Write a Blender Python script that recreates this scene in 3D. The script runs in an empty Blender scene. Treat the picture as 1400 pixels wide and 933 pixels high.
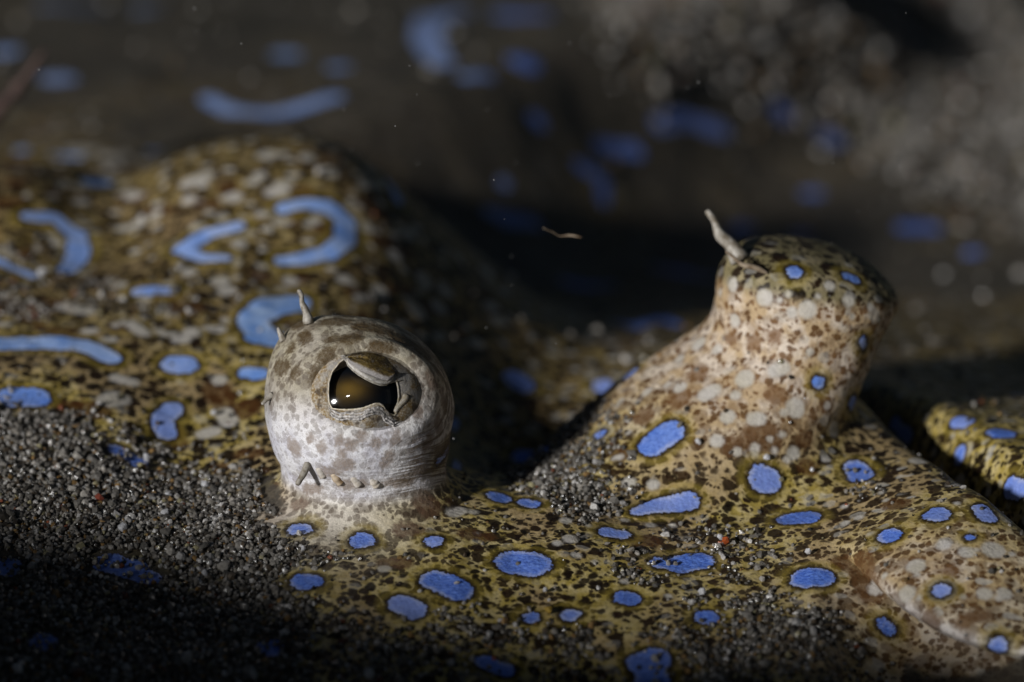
import bpy, math, random
import numpy as np
from mathutils import Vector
from mathutils.bvhtree import BVHTree

# ------------------------------------------------------------------ camera, sky, sun, exposure
# everything below is laid out in millimetres and written to the scene in metres
MM = 0.001
sc = bpy.context.scene
col = sc.collection
PITCH = math.radians(20.0)
FOCUS = 190.0                      # mm from the lens to the plane through the near eye
PXMM = 26.0                        # photograph pixels per mm in that plane
W, H = 1400.0, 933.0
AIM = np.array([0.0, 0.0, 9.4])
RIGHT = np.array([1.0, 0, 0])
FWD = np.array([0, math.cos(PITCH), -math.sin(PITCH)])
UP = np.array([0, math.sin(PITCH), math.cos(PITCH)])
CAM = AIM - FWD * FOCUS

cam_data = bpy.data.cameras.new('camera')
cam = bpy.data.objects.new('camera', cam_data)
col.objects.link(cam)
cam.location = Vector(CAM * MM)
cam.rotation_euler = (math.pi / 2 - PITCH, 0, 0)
cam_data.sensor_width = 36
cam_data.lens = 36 * FOCUS / (W / PXMM)
cam_data.clip_start = 0.005
cam_data.clip_end = 50
cam_data.dof.use_dof = True
cam_data.dof.focus_distance = 186.6 * MM
cam_data.dof.aperture_fstop = cam_data.lens / 4.3     # 4.3 mm wide aperture
sc.camera = cam

SUN_EL, SUN_AZ = 18.0, -42.0       # azimuth: degrees towards the left of the lens axis, light comes from the viewer's side
el, az = math.radians(SUN_EL), math.radians(SUN_AZ)
to_sun = Vector((math.sin(az) * math.cos(el), -math.cos(az) * math.cos(el), math.sin(el)))
world = bpy.data.worlds.new('World')
sc.world = world
world.use_nodes = True
wn = world.node_tree
sky = wn.nodes.new('ShaderNodeTexSky')
sky.sky_type = 'NISHITA'
sky.sun_disc = False
sky.sun_elevation = el
sky.sun_rotation = math.atan2(to_sun.x, to_sun.y)
bg = wn.nodes['Background']
wn.links.new(sky.outputs[0], bg.inputs[0])
bg.inputs[1].default_value = 0.011
sun_data = bpy.data.lights.new('sun', 'SUN')
sun_data.energy = 3.4
sun_data.angle = math.radians(5.0)
sun_data.color = (1.0, 0.99, 0.98)
sun = bpy.data.objects.new('sun', sun_data)
sun.rotation_euler = to_sun.to_track_quat('Z', 'Y').to_euler()
col.objects.link(sun)
sc.view_settings.view_transform = 'Standard'
sc.view_settings.look = 'None'
sc.view_settings.exposure = 0.0
sc.view_settings.gamma = 1.0
sc.view_settings.use_curve_mapping = False
sc.cycles.use_denoising = True
sc.cycles.max_bounces = 5
sc.cycles.transparent_max_bounces = 4

rng = np.random.default_rng(7)
random.seed(7)


# ------------------------------------------------------------------ helpers
def project(P):
    """world mm -> photograph pixels"""
    d = P - CAM
    z = d @ FWD
    k = PXMM * FOCUS / z
    return 700 + (d @ RIGHT) * k, 466.5 - (d @ UP) * k


def pixel_dir(px, py):
    d = FWD * FOCUS + RIGHT * ((px - 700) / PXMM) + UP * ((466.5 - py) / PXMM)
    return d / np.linalg.norm(d)


def sstep(a, b, x):
    t = np.clip((x - a) / (b - a), 0, 1)
    return t * t * (3 - 2 * t)


def gauss(x, y, cx, cy, sx, sy, rot=0.0):
    c, s = math.cos(math.radians(rot)), math.sin(math.radians(rot))
    u = (x - cx) * c + (y - cy) * s
    v = -(x - cx) * s + (y - cy) * c
    return np.exp(-0.5 * ((u / sx) ** 2 + (v / sy) ** 2))


_perm = rng.random((256, 256))


def vnoise(x, y, f):
    """smooth value noise, -1..1"""
    x = np.asarray(x) * f
    y = np.asarray(y) * f
    xi, yi = np.floor(x).astype(int), np.floor(y).astype(int)
    tx, ty = x - xi, y - yi
    tx = tx * tx * (3 - 2 * tx)
    ty = ty * ty * (3 - 2 * ty)
    g = lambda i, j: _perm[i & 255, j & 255]
    a = g(xi, yi) * (1 - tx) + g(xi + 1, yi) * tx
    b = g(xi, yi + 1) * (1 - tx) + g(xi + 1, yi + 1) * tx
    return 2 * (a * (1 - ty) + b * ty) - 1


def make_mesh(name, verts_mm, faces, mat, smooth=True, parent=None):
    me = bpy.data.meshes.new(name)
    v = np.asarray(verts_mm, dtype=np.float32) * MM
    f = faces if isinstance(faces, list) else np.asarray(faces, dtype=np.int32)
    if not isinstance(f, list):
        n, k = f.shape
        me.vertices.add(len(v))
        me.vertices.foreach_set('co', v.ravel())
        me.loops.add(n * k)
        me.loops.foreach_set('vertex_index', f.ravel())
        me.polygons.add(n)
        me.polygons.foreach_set('loop_start', np.arange(n, dtype=np.int32) * k)
        me.update(calc_edges=True)
    else:
        me.from_pydata([tuple(p) for p in v], [], [list(q) for q in faces])
    me.polygons.foreach_set('use_smooth', np.full(len(me.polygons), smooth))
    me.update()
    o = bpy.data.objects.new(name, me)
    if mat:
        me.materials.append(mat)
    col.objects.link(o)
    if parent:
        o.parent = parent
    return o


def attr(o, name, values):
    a = o.data.attributes.new(name, 'FLOAT', 'POINT')
    a.data.foreach_set('value', np.asarray(values, dtype=np.float32))


def attr_col(o, name, rgb):
    a = o.data.attributes.new(name, 'FLOAT_COLOR', 'POINT')
    c = np.ones((len(rgb), 4), dtype=np.float32)
    c[:, :3] = rgb
    a.data.foreach_set('color', c.ravel())


def tag(o, label=None, cat=None, group=None, kind=None):
    for k, v in (('label', label), ('category', cat), ('group', group), ('kind', kind)):
        if v:
            o[k] = v
    return o


def tube(path, radii, sides=10, cap=True):
    """round tapered tube along a path (mm) -> verts, tri/quad faces"""
    path = np.asarray(path, float)
    n = len(path)
    V, F = [], []
    t0 = None
    nrm = np.array([0.31, -0.87, 0.38])
    for i in range(n):
        t = path[min(i + 1, n - 1)] - path[max(i - 1, 0)]
        t = t / np.linalg.norm(t)
        a = nrm - t * (nrm @ t)
        a /= np.linalg.norm(a)
        nrm = a
        b = np.cross(t, a)
        for k in range(sides):
            w = 2 * math.pi * k / sides
            V.append(path[i] + radii[i] * (math.cos(w) * a + math.sin(w) * b))
    for i in range(n - 1):
        for k in range(sides):
            k2 = (k + 1) % sides
            F.append((i * sides + k, i * sides + k2, (i + 1) * sides + k2, (i + 1) * sides + k))
    if cap:
        F.append(tuple(range(sides - 1, -1, -1)))
        F.append(tuple((n - 1) * sides + k for k in range(sides)))
    return V, F


def smooth_path(pts, n):
    """Catmull-Rom through points"""
    P = np.asarray(pts, float)
    P = np.vstack([2 * P[0] - P[1], P, 2 * P[-1] - P[-2]])
    m = len(P) - 3
    out = []
    for i in range(n):
        u = i / (n - 1) * m
        k = min(int(u), m - 1)
        t = u - k
        p0, p1, p2, p3 = P[k:k + 4]
        out.append(0.5 * (2 * p1 + (p2 - p0) * t + (2 * p0 - 5 * p1 + 4 * p2 - p3) * t * t + (3 * p1 - p0 - 3 * p2 + p3) * t ** 3))
    return np.array(out)


# ------------------------------------------------------------------ node helpers
class NT:
    def __init__(self, name):
        self.m = bpy.data.materials.new(name)
        self.m.use_nodes = True
        self.t = self.m.node_tree
        self.bsdf = self.t.nodes['Principled BSDF']
        self.out = self.t.nodes['Material Output']

    def n(self, typ, **kw):
        nd = self.t.nodes.new('ShaderNode' + typ)
        for k, v in kw.items():
            setattr(nd, k, v)
        return nd

    def put(self, sock, v):
        if hasattr(v, 'is_linked') or isinstance(v, bpy.types.NodeSocket):
            self.t.links.new(v, sock)
        elif isinstance(v, (tuple, list)) and len(v) == 3 and sock.type == 'RGBA':
            sock.default_value = (*v, 1)
        else:
            sock.default_value = v

    def math(self, op, a, b=0.0, c=None, clamp=False):
        nd = self.n('Math', operation=op, use_clamp=clamp)
        self.put(nd.inputs[0], a)
        self.put(nd.inputs[1], b)
        if c is not None:
            self.put(nd.inputs[2], c)
        return nd.outputs[0]

    def mix(self, f, a, b, blend='MIX'):
        nd = self.n('Mix', data_type='RGBA', blend_type=blend)
        nd.clamp_factor = True
        self.put(nd.inputs[0], f)
        self.put(nd.inputs[6], a)
        self.put(nd.inputs[7], b)
        return nd.outputs[2]

    def step(self, x, a, b):
        """0 at a, 1 at b, smooth (a may exceed b)"""
        nd = self.n('MapRange', interpolation_type='SMOOTHSTEP')
        self.put(nd.inputs[0], x)
        lo, hi = (a, b) if a < b else (b, a)
        nd.inputs[1].default_value = lo
        nd.inputs[2].default_value = hi
        nd.inputs[3].default_value = 0.0 if a < b else 1.0
        nd.inputs[4].default_value = 1.0 if a < b else 0.0
        return nd.outputs[0]

    def at(self, name):
        return self.n('Attribute', attribute_name=name).outputs['Fac']

    def atc(self, name):
        return self.n('Attribute', attribute_name=name).outputs['Color']

    def pos(self):
        tc = self.n('TexCoord')
        vm = self.n('VectorMath', operation='SCALE')
        self.t.links.new(tc.outputs['Object'], vm.inputs[0])
        vm.inputs['Scale'].default_value = 1.0 / MM
        return vm.outputs[0]

    def noise(self, P, scale, detail=2.0, rough=0.5, color=False):
        nd = self.n('TexNoise')
        self.t.links.new(P, nd.inputs['Vector'])
        nd.inputs['Scale'].default_value = scale
        nd.inputs['Detail'].default_value = detail
        nd.inputs['Roughness'].default_value = rough
        return nd.outputs['Color' if color else 'Fac']

    def voro(self, P, scale, feature='F1', rand=1.0):
        nd = self.n('TexVoronoi', feature=feature)
        self.t.links.new(P, nd.inputs['Vector'])
        nd.inputs['Scale'].default_value = scale
        nd.inputs['Randomness'].default_value = rand
        return nd

    def warp(self, P, scale, amount):
        nz = self.noise(P, scale, 1.0, color=True)
        s = self.n('VectorMath', operation='SUBTRACT')
        self.t.links.new(nz, s.inputs[0])
        s.inputs[1].default_value = (0.5, 0.5, 0.5)
        m = self.n('VectorMath', operation='MULTIPLY_ADD')
        self.t.links.new(s.outputs[0], m.inputs[0])
        m.inputs[1].default_value = (amount,) * 3
        self.t.links.new(P, m.inputs[2])
        return m.outputs[0]

    def stretch(self, P, v):
        m = self.n('VectorMath', operation='MULTIPLY')
        self.t.links.new(P, m.inputs[0])
        m.inputs[1].default_value = v
        return m.outputs[0]

    def bump(self, h, dist, strength=1.0, normal=None):
        b = self.n('Bump')
        b.inputs['Strength'].default_value = strength
        b.inputs['Distance'].default_value = dist * MM
        self.t.links.new(h, b.inputs['Height'])
        if normal is not None:
            self.t.links.new(normal, b.inputs['Normal'])
        return b.outputs[0]

    def done(self, color=None, rough=None, spec=None, normal=None, **kw):
        b = self.bsdf
        if color is not None:
            self.put(b.inputs['Base Color'], color)
        if rough is not None:
            self.put(b.inputs['Roughness'], rough)
        if spec is not None:
            self.put(b.inputs['Specular IOR Level'], spec)
        if normal is not None:
            self.t.links.new(normal, b.inputs['Normal'])
        for k, v in kw.items():
            self.put(b.inputs[k], v)
        return self.m


# ------------------------------------------------------------------ the shape of the fish (mm)
EYE_C = np.array([-8.0, -1.3, 5.9])      # centre of the near eye turret
EYE_R = 4.95
TUR2 = (10.2, 8.0)                      # foot of the far eye stalk


SNOUT_C, SNOUT_R = (26.0, -5.2), (8.2, 11.0)


def snout_d(x, y):
    return np.hypot((x - SNOUT_C[0]) / SNOUT_R[0], (y - SNOUT_C[1]) / SNOUT_R[1]) - 1


def _table(pts):
    yy = np.arange(-60, 230, 0.5)
    zz = np.interp(yy, *zip(*pts))
    k = np.exp(-0.5 * (np.arange(-14, 15) * 0.5 / 2.2) ** 2)
    return yy, np.convolve(np.pad(zz, 14, mode='edge'), k / k.sum(), mode='valid')


# length profiles of the fish, front to back: cheek, gill cover, body / interorbital, hollow, body edge
LEFT = _table([(-60, -11), (-40, -7), (-20, -1.8), (-7, 1.4), (0, 2.4), (6, 3.4), (15, 4.6), (24, 6.0), (31, 8.2), (36, 9.2), (40, 8.8), (46, 4.6), (52, 2.2),
               (60, 2.0), (72, 2.4), (85, 1.6), (100, 0.2), (130, -3.5), (220, -16)])
RIGHTP = _table([(-60, -11), (-40, -7), (-20, -1.8), (-7, 0.9), (0, 1.9), (6, 2.4), (15, 1.5), (24, 0.4), (35, -2.2), (45, -5.5), (56, -8.0), (66, -9.6), (80, -10), (95, -9.8),
                 (115, -10.4), (220, -19)])


def terrain(x, y):
    w = sstep(9, -12, x + 0.12 * (np.minimum(y, 62) - 20) - 0.62 * np.clip(y - 58, 0, 60))
    z = np.interp(y, *LEFT) * w + np.interp(y, *RIGHTP) * (1 - w)
    z = z - 6.8 * gauss(x, y, 0.6, 12.5, 4.8, 6.5) - 2.5 * gauss(x, y, 0, 25, 6, 6)                               # pit between the eyes
    z = z - 2.0 * gauss(x, y, -24.5, 34, 2.6, 7) - 2.2 * gauss(x, y, -36, 38, 9, 9)   # gill cover folds
    z = z + 1.3 * gauss(x, y, -33, 33, 6, 4) + 0.8 * gauss(x, y, -13, 33, 6, 5)
    z = z - 1.6 * gauss(x, y, -17, 4, 3.5, 5)
    z = z - 2.5 * gauss(x, y, 30, 24, 10, 10)
    # snout
    z = z - 0.8 * gauss(x, y, 12, -6, 5, 6)
    z = z + 2.1 * gauss(x, y, 23.5, -9, 4.6, 6.0)
    d = (x - 24.2) + 0.33 * (y - 2)                                              # cleft behind the snout
    z = z - 3.6 * np.exp(-0.5 * (d / 0.9) ** 2) * sstep(-11, -3, y) * sstep(26, 12, y)
    z = z + 0.5 * sstep(0.4, 3.0, d) * sstep(-9, -2, y) * sstep(24, 12, y)
    # roll off at the mouth
    # soft irregularities
    z = z + 0.35 * vnoise(x, y, 0.11) + 0.16 * vnoise(x + 31, y - 7, 0.33) + 0.05 * vnoise(x, y + 90, 1.1)
    # margins bury themselves in the sand
    rim = np.minimum(np.minimum(x + 78, 64 - x), np.minimum(y + 34, 212 - y))
    z = z - 13 * sstep(17, 0, rim)
    return z


PROF1_R = 6.5
ph = np.radians(np.linspace(0, 121, 40))
prof1 = [(EYE_R * math.sin(a) * (1.0 - 0.00), EYE_C[2] + EYE_R * math.cos(a)) for a in ph]
prof1 += [(4.18, 3.0), (4.15, 2.65), (4.22, 2.35), (4.36, 2.22), (4.55, 2.15), (4.8, 1.95), (5.3, 1.6), (5.9, 1.4), (6.5, 1.3)]
prof1 = np.array(prof1)
PROF2_R = 12.0
prof2 = smooth_path([(0, 11.35), (2.2, 11.2), (3.6, 10.75), (4.5, 9.9), (4.85, 8.7), (4.75, 7.4), (4.9, 6.0), (5.6, 4.5),
                     (6.7, 3.0), (8.1, 1.6), (9.8, 0.6), (12.0, 0.0)], 80)
lean2 = lambda rho, h: np.where(h > 0.02, np.interp(h, [0, 0.6, 1.6, 3.0, 4.5, 5.9, 7.0, 8.2, 9.6, 11.3],
                                                    [0, -0.3, 0.7, 2.4, 3.9, 5.0, 5.6, 5.9, 6.0, 5.9]), 0)


def profile(prof, s):
    seg = np.r_[0, np.cumsum(np.hypot(*np.diff(prof, axis=0).T))]
    seg /= seg[-1]
    # even out the stretch: follow arc length
    return np.interp(s, seg, prof[:, 0]), np.interp(s, seg, prof[:, 1])


# eye frame: faces the lens side, a little upwards and towards the snout
_d = pixel_dir(504, 529)
_b = (CAM - EYE_C) @ _d
_t = -_b - math.sqrt(_b * _b - ((CAM - EYE_C) @ (CAM - EYE_C) - EYE_R ** 2))
EN = CAM + _d * _t - EYE_C
EN = EN / np.linalg.norm(EN)
ER = RIGHT - EN * (RIGHT @ EN)
ER /= np.linalg.norm(ER)
EU = np.cross(EN, ER)


def eye_point(a, b, depth, R=EYE_R):
    a, b = np.asarray(a, float), np.asarray(b, float)
    k = np.sqrt(np.maximum(R * R - a * a - b * b, 0.5))
    return EYE_C + a[..., None] * ER + b[..., None] * EU + (k - depth)[..., None] * EN


EAX, EBX = 3.0, 2.1


def body_points(x, y):
    """ground parameters -> 3D skin positions (+ turret weight, socket coordinate)"""
    X, Y = x.copy(), y.copy()
    add = np.zeros_like(x)
    k = np.zeros_like(x)
    # near eye
    dx, dy = x - EYE_C[0], y - EYE_C[1]
    r = np.hypot(dx, dy)
    m = r < PROF1_R
    s = r[m] / PROF1_R
    rho, h = profile(prof1, s)
    ang = np.arctan2(dy[m], dx[m])
    rho = rho * (1 + 0.13 * sstep(5.0, 2.6, h) * sstep(1.2, 2.0, h) * np.exp(-(np.angle(np.exp(1j * (ang - math.radians(-25)))) / 0.7) ** 2))
    rho = rho + 0.06 * vnoise(ang * 2.2 + 9, h * 0.8, 1.0)
    X[m] = EYE_C[0] + np.cos(ang) * rho
    Y[m] = EYE_C[1] + np.sin(ang) * rho
    k[m] = sstep(1.0, 0.80, s)
    tur1 = np.zeros_like(x)
    tur1[m] = sstep(2.1, 3.0, h)
    h1 = np.zeros_like(x)
    h1[m] = h
    # far eye stalk
    dx, dy = x - TUR2[0], y - TUR2[1]
    r = np.hypot(dx, dy)
    m2 = r < PROF2_R
    s = r[m2] / PROF2_R
    rho, h = profile(prof2, s)
    ang = np.arctan2(dy[m2], dx[m2])
    rho = rho * (1 + 0.05 * vnoise(ang * 1.7 + 3, h * 0.35, 1.0)) + 0.05 * vnoise(ang * 6, h * 1.2, 1.0)
    # front of the cap is a soft shelf, top slopes down towards the snout side
    lx = lean2(rho, h)
    X[m2] = TUR2[0] + np.cos(ang) * rho + lx
    Y[m2] = TUR2[1] + np.sin(ang) * rho * np.where(h > 1, 0.95, 1.0)
    slope = -0.19 * (X[m2] - 16.4) * sstep(6.0, 10.5, h)
    add[m2] += 0.90 * h + slope
    k2 = np.zeros_like(x)
    k2[m2] = sstep(1.0, 0.55, s)
    tur2 = np.zeros_like(x)
    tur2[m2] = sstep(0.3, 4.5, h)
    capw = np.zeros_like(x)
    capw[m2] = sstep(8.5, 9.5, h + 0.25 * slope + 0.12 * (np.sin(ang) * rho))
    # chin: the skin rolls over the edge of the snout and back under it
    sd = snout_d(x, y)
    mw = sstep(-6.5, -9.5, y) * sstep(15.2, 18.2, x) * sstep(-0.02, 0.0, sd) * sstep(39, 32, x)
    rr = np.interp(sd, [0, .05, .10, .15, .20, .28, .36, .60], [0, .045, .06, .03, -.1, -.25, .0, .60])
    zr = np.interp(sd, [0, .05, .10, .15, .20, .28, .36, .60], [0, -.15, -.55, -1.1, -1.5, -2.2, -3.0, -3.4])
    kk = (1 + rr) / (1 + np.maximum(sd, -0.9))
    X = X + mw * ((SNOUT_C[0] + (x - SNOUT_C[0]) * kk) - x)
    Y = Y + mw * ((SNOUT_C[1] + (y - SNOUT_C[1]) * kk) - y)
    add = add + mw * zr
    zt = terrain(X, Y)
    z = zt * (1 - np.maximum(k, k2)) + k * h1 + add + 1.6 * k2 * (1 - k)
    P = np.stack([X, Y, z], -1)
    # the turret's shoulder away from the snout is fuller, the whole a little egg-shaped
    d = P - EYE_C
    L = np.maximum(np.linalg.norm(d, axis=-1), 0.1)
    sh = -0.66 * RIGHT + 0.74 * UP + 0.12 * FWD
    sh = sh / np.linalg.norm(sh)
    cosang = np.clip((d @ sh) / L, -1, 1)
    P = P + (d * (0.175 * np.exp(-(np.arccos(cosang) / 0.48) ** 2) * tur1)[..., None])
    # eye socket of the near eye
    q = np.full(x.shape, 9.0)
    d = P - EYE_C
    front = (tur1 > 0.5) & (d @ EN > 1.5)
    a, b = d @ ER, d @ EU
    qq = np.sqrt((a / EAX) ** 2 + (b / EBX) ** 2)
    q[tur1 > 0.01] = qq[tur1 > 0.01]
    push = -1.1 * sstep(1.0, 0.84, qq) - 0.10 * sstep(1.25, 0.98, qq) + 0.07 * np.exp(-((qq - 1.22) / 0.12) ** 2) - 0.06 * np.exp(-((qq - 1.40) / 0.05) ** 2)
    push = push + 0.18 * np.exp(-((qq - 1.2) / 0.3) ** 2) * sstep(0.2, 1.4, b)     # brow above the flap
    push = push * front
    P += push[..., None] * (d / np.maximum(np.linalg.norm(d, axis=-1), 0.1)[..., None])
    return P, tur1, tur2, capw, q, a, b


def axis_coords(lo, a, b, hi, step, grow=1.06, mx=1.6):
    mid = np.arange(a, b, step)
    out = [mid[-1]]
    s = step
    while out[-1] < hi:
        s = min(s * grow, mx)
        out.append(out[-1] + s)
    left = [mid[0]]
    s = step
    while left[-1] > lo:
        s = min(s * grow, mx)
        left.append(left[-1] - s)
    return np.r_[left[:0:-1], mid, out[1:]]


gx = axis_coords(-80, -30, 31, 66, 0.10, 1.05, 1.5)
gy = axis_coords(-36, -23, 24, 214, 0.10, 1.025, 0.9)
GX, GY = np.meshgrid(gx, gy)
P, TW1, TW2, CAPW, Q, EA, EB = body_points(GX, GY)
NY, NX = GX.shape
idx = np.arange(NY * NX).reshape(NY, NX)
FACES = np.stack([idx[:-1, :-1], idx[:-1, 1:], idx[1:, 1:], idx[1:, :-1]], -1).reshape(-1, 4)
PV = P.reshape(-1, 3)

# a coarser copy to drop things on the skin
sy, sx = np.r_[0:NY:3], np.r_[0:NX:3]
ci = np.arange(len(sy) * len(sx)).reshape(len(sy), len(sx))
CV = P[np.ix_(sy, sx)].reshape(-1, 3)
CF = np.stack([ci[:-1, :-1], ci[:-1, 1:], ci[1:, 1:], ci[1:, :-1]], -1).reshape(-1, 4)
BVH = BVHTree.FromPolygons([Vector(v) for v in CV], CF.tolist())


def on_cheek(px, py):
    """the same, looking past the near eye turret"""
    h, n_ = on_skin(px, py)
    if h is not None and np.linalg.norm(h - EYE_C) < 6.6 and h[2] > 2.4 and py < 530:
        d = pixel_dir(px, py)
        h2 = BVH.ray_cast(Vector(h + d * 7.5), Vector(d))
        for _k in range(4):
            if h2[0] is None:
                break
            if np.linalg.norm(np.array(h2[0]) - EYE_C) > 6.6:
                return np.array(h2[0]), np.array(h2[1])
            h2 = BVH.ray_cast(h2[0] + Vector(d) * 0.5, Vector(d))
    return h, n_


def on_skin(px, py):
    """where the line of sight of a photograph pixel meets the skin"""
    hit = BVH.ray_cast(Vector(CAM), Vector(pixel_dir(px, py)))
    if hit[0] is None:
        return None, None
    return np.array(hit[0]), np.array(hit[1])


def mm_per_px(p):
    return (p - CAM) @ FWD / (PXMM * FOCUS)


# ------------------------------------------------------------------ pigment: distances on the skin to every mark (mm)
def stroke_sdf(marks, far=3.0, cast=None):
    """marks: (list of pixel points, half width in pixels) -> smallest signed distance in mm"""
    D = np.full(len(PV), far)
    T = np.zeros(len(PV))
    for pts, wpx in marks:
        P3, R3 = [], []
        ws = wpx if isinstance(wpx, (list, tuple)) else [wpx] * len(pts)
        for (px, py), w_ in zip(pts, ws):
            h, _ = (on_cheek if px < 412 and py < 480 and cast else on_skin)(px, py)
            if h is None:
                continue
            P3.append(h)
            R3.append(w_ * mm_per_px(h))
        if not P3:
            continue
        P3 = np.array(P3)
        R3 = np.array(R3)
        if len(P3) == 1:
            P3 = np.vstack([P3, P3 + 1e-4])
            R3 = np.r_[R3, R3]
        lo, hi = P3.min(0) - R3.max() - 2.0, P3.max(0) + R3.max() + 2.0
        sel = np.nonzero(((PV > lo) & (PV < hi)).all(1))[0]
        if not len(sel):
            continue
        V = PV[sel]
        best = np.full(len(sel), 99.0)
        for i in range(len(P3) - 1):
            ab = P3[i + 1] - P3[i]
            t = np.clip((V - P3[i]) @ ab / max(ab @ ab, 1e-9), 0, 1)
            dist = np.linalg.norm(V - P3[i] - t[:, None] * ab, axis=1) - (R3[i] + (R3[i + 1] - R3[i]) * t)
            best = np.minimum(best, dist)
        T[sel[best < D[sel]]] = random.random()
        D[sel] = np.minimum(D[sel], best)
    return (D, T) if cast else D


def dot(x, y, w, ang=0.0, rx=None):
    """an oval mark: half-length rx along ang (degrees, picture), half width w"""
    if rx is None or rx <= w:
        return ([(x, y)], w)
    c, s = math.cos(math.radians(ang)), math.sin(math.radians(ang))
    L = rx - w
    return ([(x - c * L, y - s * L), (x + c * L, y + s * L)], w)


blue = [
    # cheek, in front of and beside the near eye; widths allow for the foreshortened skin
    dot(715, 770, 31, 4, 42), dot(610, 800, 25, 24, 42), dot(557, 830, 22, 30, 30), dot(495, 740, 19), dot(594, 740, 14),
    dot(410, 724, 14, 0, 20), dot(418, 795, 20, 0, 24), dot(681, 680, 16, 28, 20), dot(722, 689, 13, 20, 17),
    dot(841, 730, 15, 8, 24), dot(858, 818, 20), dot(781, 841, 17), dot(726, 845, 14), dot(966, 845, 18),
    ([(870, 700), (905, 692), (940, 686)], [9, 17, 18]), ([(905, 770), (930, 772), (955, 768)], [18, 26, 24]),
    dot(1045, 655, 27), dot(1092, 709, 20, -8, 32), dot(1110, 791, 24, -4, 34), dot(1215, 733, 19), dot(1281, 704, 21),
    dot(1288, 807, 14), dot(1212, 857, 10, 40, 16), dot(1365, 882, 14), dot(1173, 645, 20, 60, 26),
    ([(1222, 578), (1242, 598)], [9, 13]), dot(1325, 735, 6), ([(880, 905), (893, 900), (890, 940)], [26, 26, 26]),
    dot(905, 600, 22, -35, 36), dot(708, 522, 26), dot(728, 625, 22, 0, 30), ([(822, 525), (862, 512)], [16, 13]),
    ([(838, 440), (870, 448), (905, 436), (925, 446)], [10, 13, 15, 10]), ([(770, 385), (800, 392), (845, 390)], [12, 15, 10]),
    ([(668, 288), (690, 298), (735, 306)], [13, 17, 11]), ([(895, 365), (930, 372), (975, 380)], [8, 12, 10]),
    dot(1120, 524, 9), dot(1166, 552, 9, 70, 12), dot(820, 594, 10), dot(622, 580, 6, 100, 12), dot(625, 636, 7, 100, 12),
    dot(606, 622, 6, -50, 16), dot(1086, 373, 12), dot(1163, 380, 8, 25, 14), dot(1180, 470, 6, 60, 10),
    # cheek behind the near eye and towards the gill cover
    ([(-20, 470), (60, 468), (110, 472), (150, 488)], [22, 22, 20, 18]), dot(245, 499, 21, 0, 27), dot(347, 510, 13, 8, 22),
    ([(236, 560), (222, 573), (226, 592)], [17, 17, 17]), ([(160, 615), (190, 632)], [14, 16]), dot(30, 545, 26, 0, 40),
    ([(405, 415), (370, 418), (345, 438), (360, 460), (392, 468)], [25, 26, 24, 26, 24]), ([(190, 398), (235, 398)], 13),
    ([(150, 770), (180, 778), (205, 790)], [24, 26, 18]), dot(60, 878, 22), dot(10, 775, 24), dot(370, 886, 22), ([(660, 905), (690, 915)], 14),
    # gill cover rings
    ([(388, 285), (420, 279), (450, 284), (474, 305), (472, 330), (446, 348), (412, 355), (385, 357)], [13, 13, 15, 17, 17, 16, 14, 12]),
    ([(325, 308), (285, 320), (247, 341), (275, 353), (308, 354)], [12, 13, 12, 11, 10]),
    ([(38, 296), (75, 298), (104, 320), (108, 345), (94, 368)], [10, 13, 15, 17, 16]), ([(-10, 355), (20, 368), (45, 378)], 10),
    dot(132, 250, 15, 0, 26), ([(70, 212), (110, 215)], 10), dot(30, 205, 16), dot(212, 208, 15),
    ([(532, 250), (545, 275)], 10),
    # body far behind
    ([(285, 135), (315, 152), (370, 156), (420, 145), (455, 134)], [17, 18, 18, 18, 19]), dot(390, 75, 26), dot(462, 92, 22),
    dot(80, 108, 30), dot(8, 70, 24), dot(205, 12, 30), ([(60, 8), (130, 14)], 18),
    ([(625, 18), (590, 25), (582, 55), (605, 88)], [22, 26, 24, 22]), dot(715, 85, 30), ([(690, 20), (735, 22)], 26), dot(650, 105, 12, 0, 30),
    ([(900, 170), (935, 162), (985, 178)], [17, 16, 20]), dot(1135, 188, 26), dot(1070, 155, 24), dot(1255, 312, 24, 0, 36), dot(1110, 265, 20),
    dot(735, 165, 20), ([(820, 200), (870, 205)], 16), ([(790, 225), (825, 245), (825, 275)], 12), dot(690, 250, 16), dot(1015, 310, 22), dot(1095, 320, 20),
    dot(460, 90, 18), dot(1330, 345, 18),
    # flap behind the snout
    dot(1315, 577, 12, 10, 18), dot(1368, 592, 17, 20, 22), dot(1312, 622, 16), dot(1345, 702, 14, 50, 22), dot(1388, 668, 18, 10, 24), dot(1390, 540, 14),
]
for _ in range(46):      # the pattern goes on over the rest of the body
    x_, y_ = (random.uniform(-1100, -60) if random.random() < 0.6 else random.uniform(1450, 2100)), random.uniform(20, 860)
    if random.random() < 0.35:
        a_ = random.uniform(0, 6.28)
        blue.append(([(x_ + 50 * math.cos(a_ + k_ * 0.7), y_ + 26 * math.sin(a_ + k_ * 0.7)) for k_ in range(6)], 14))
    else:
        blue.append(dot(x_, y_, random.uniform(12, 26), random.uniform(-20, 20), random.uniform(20, 40)))
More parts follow.
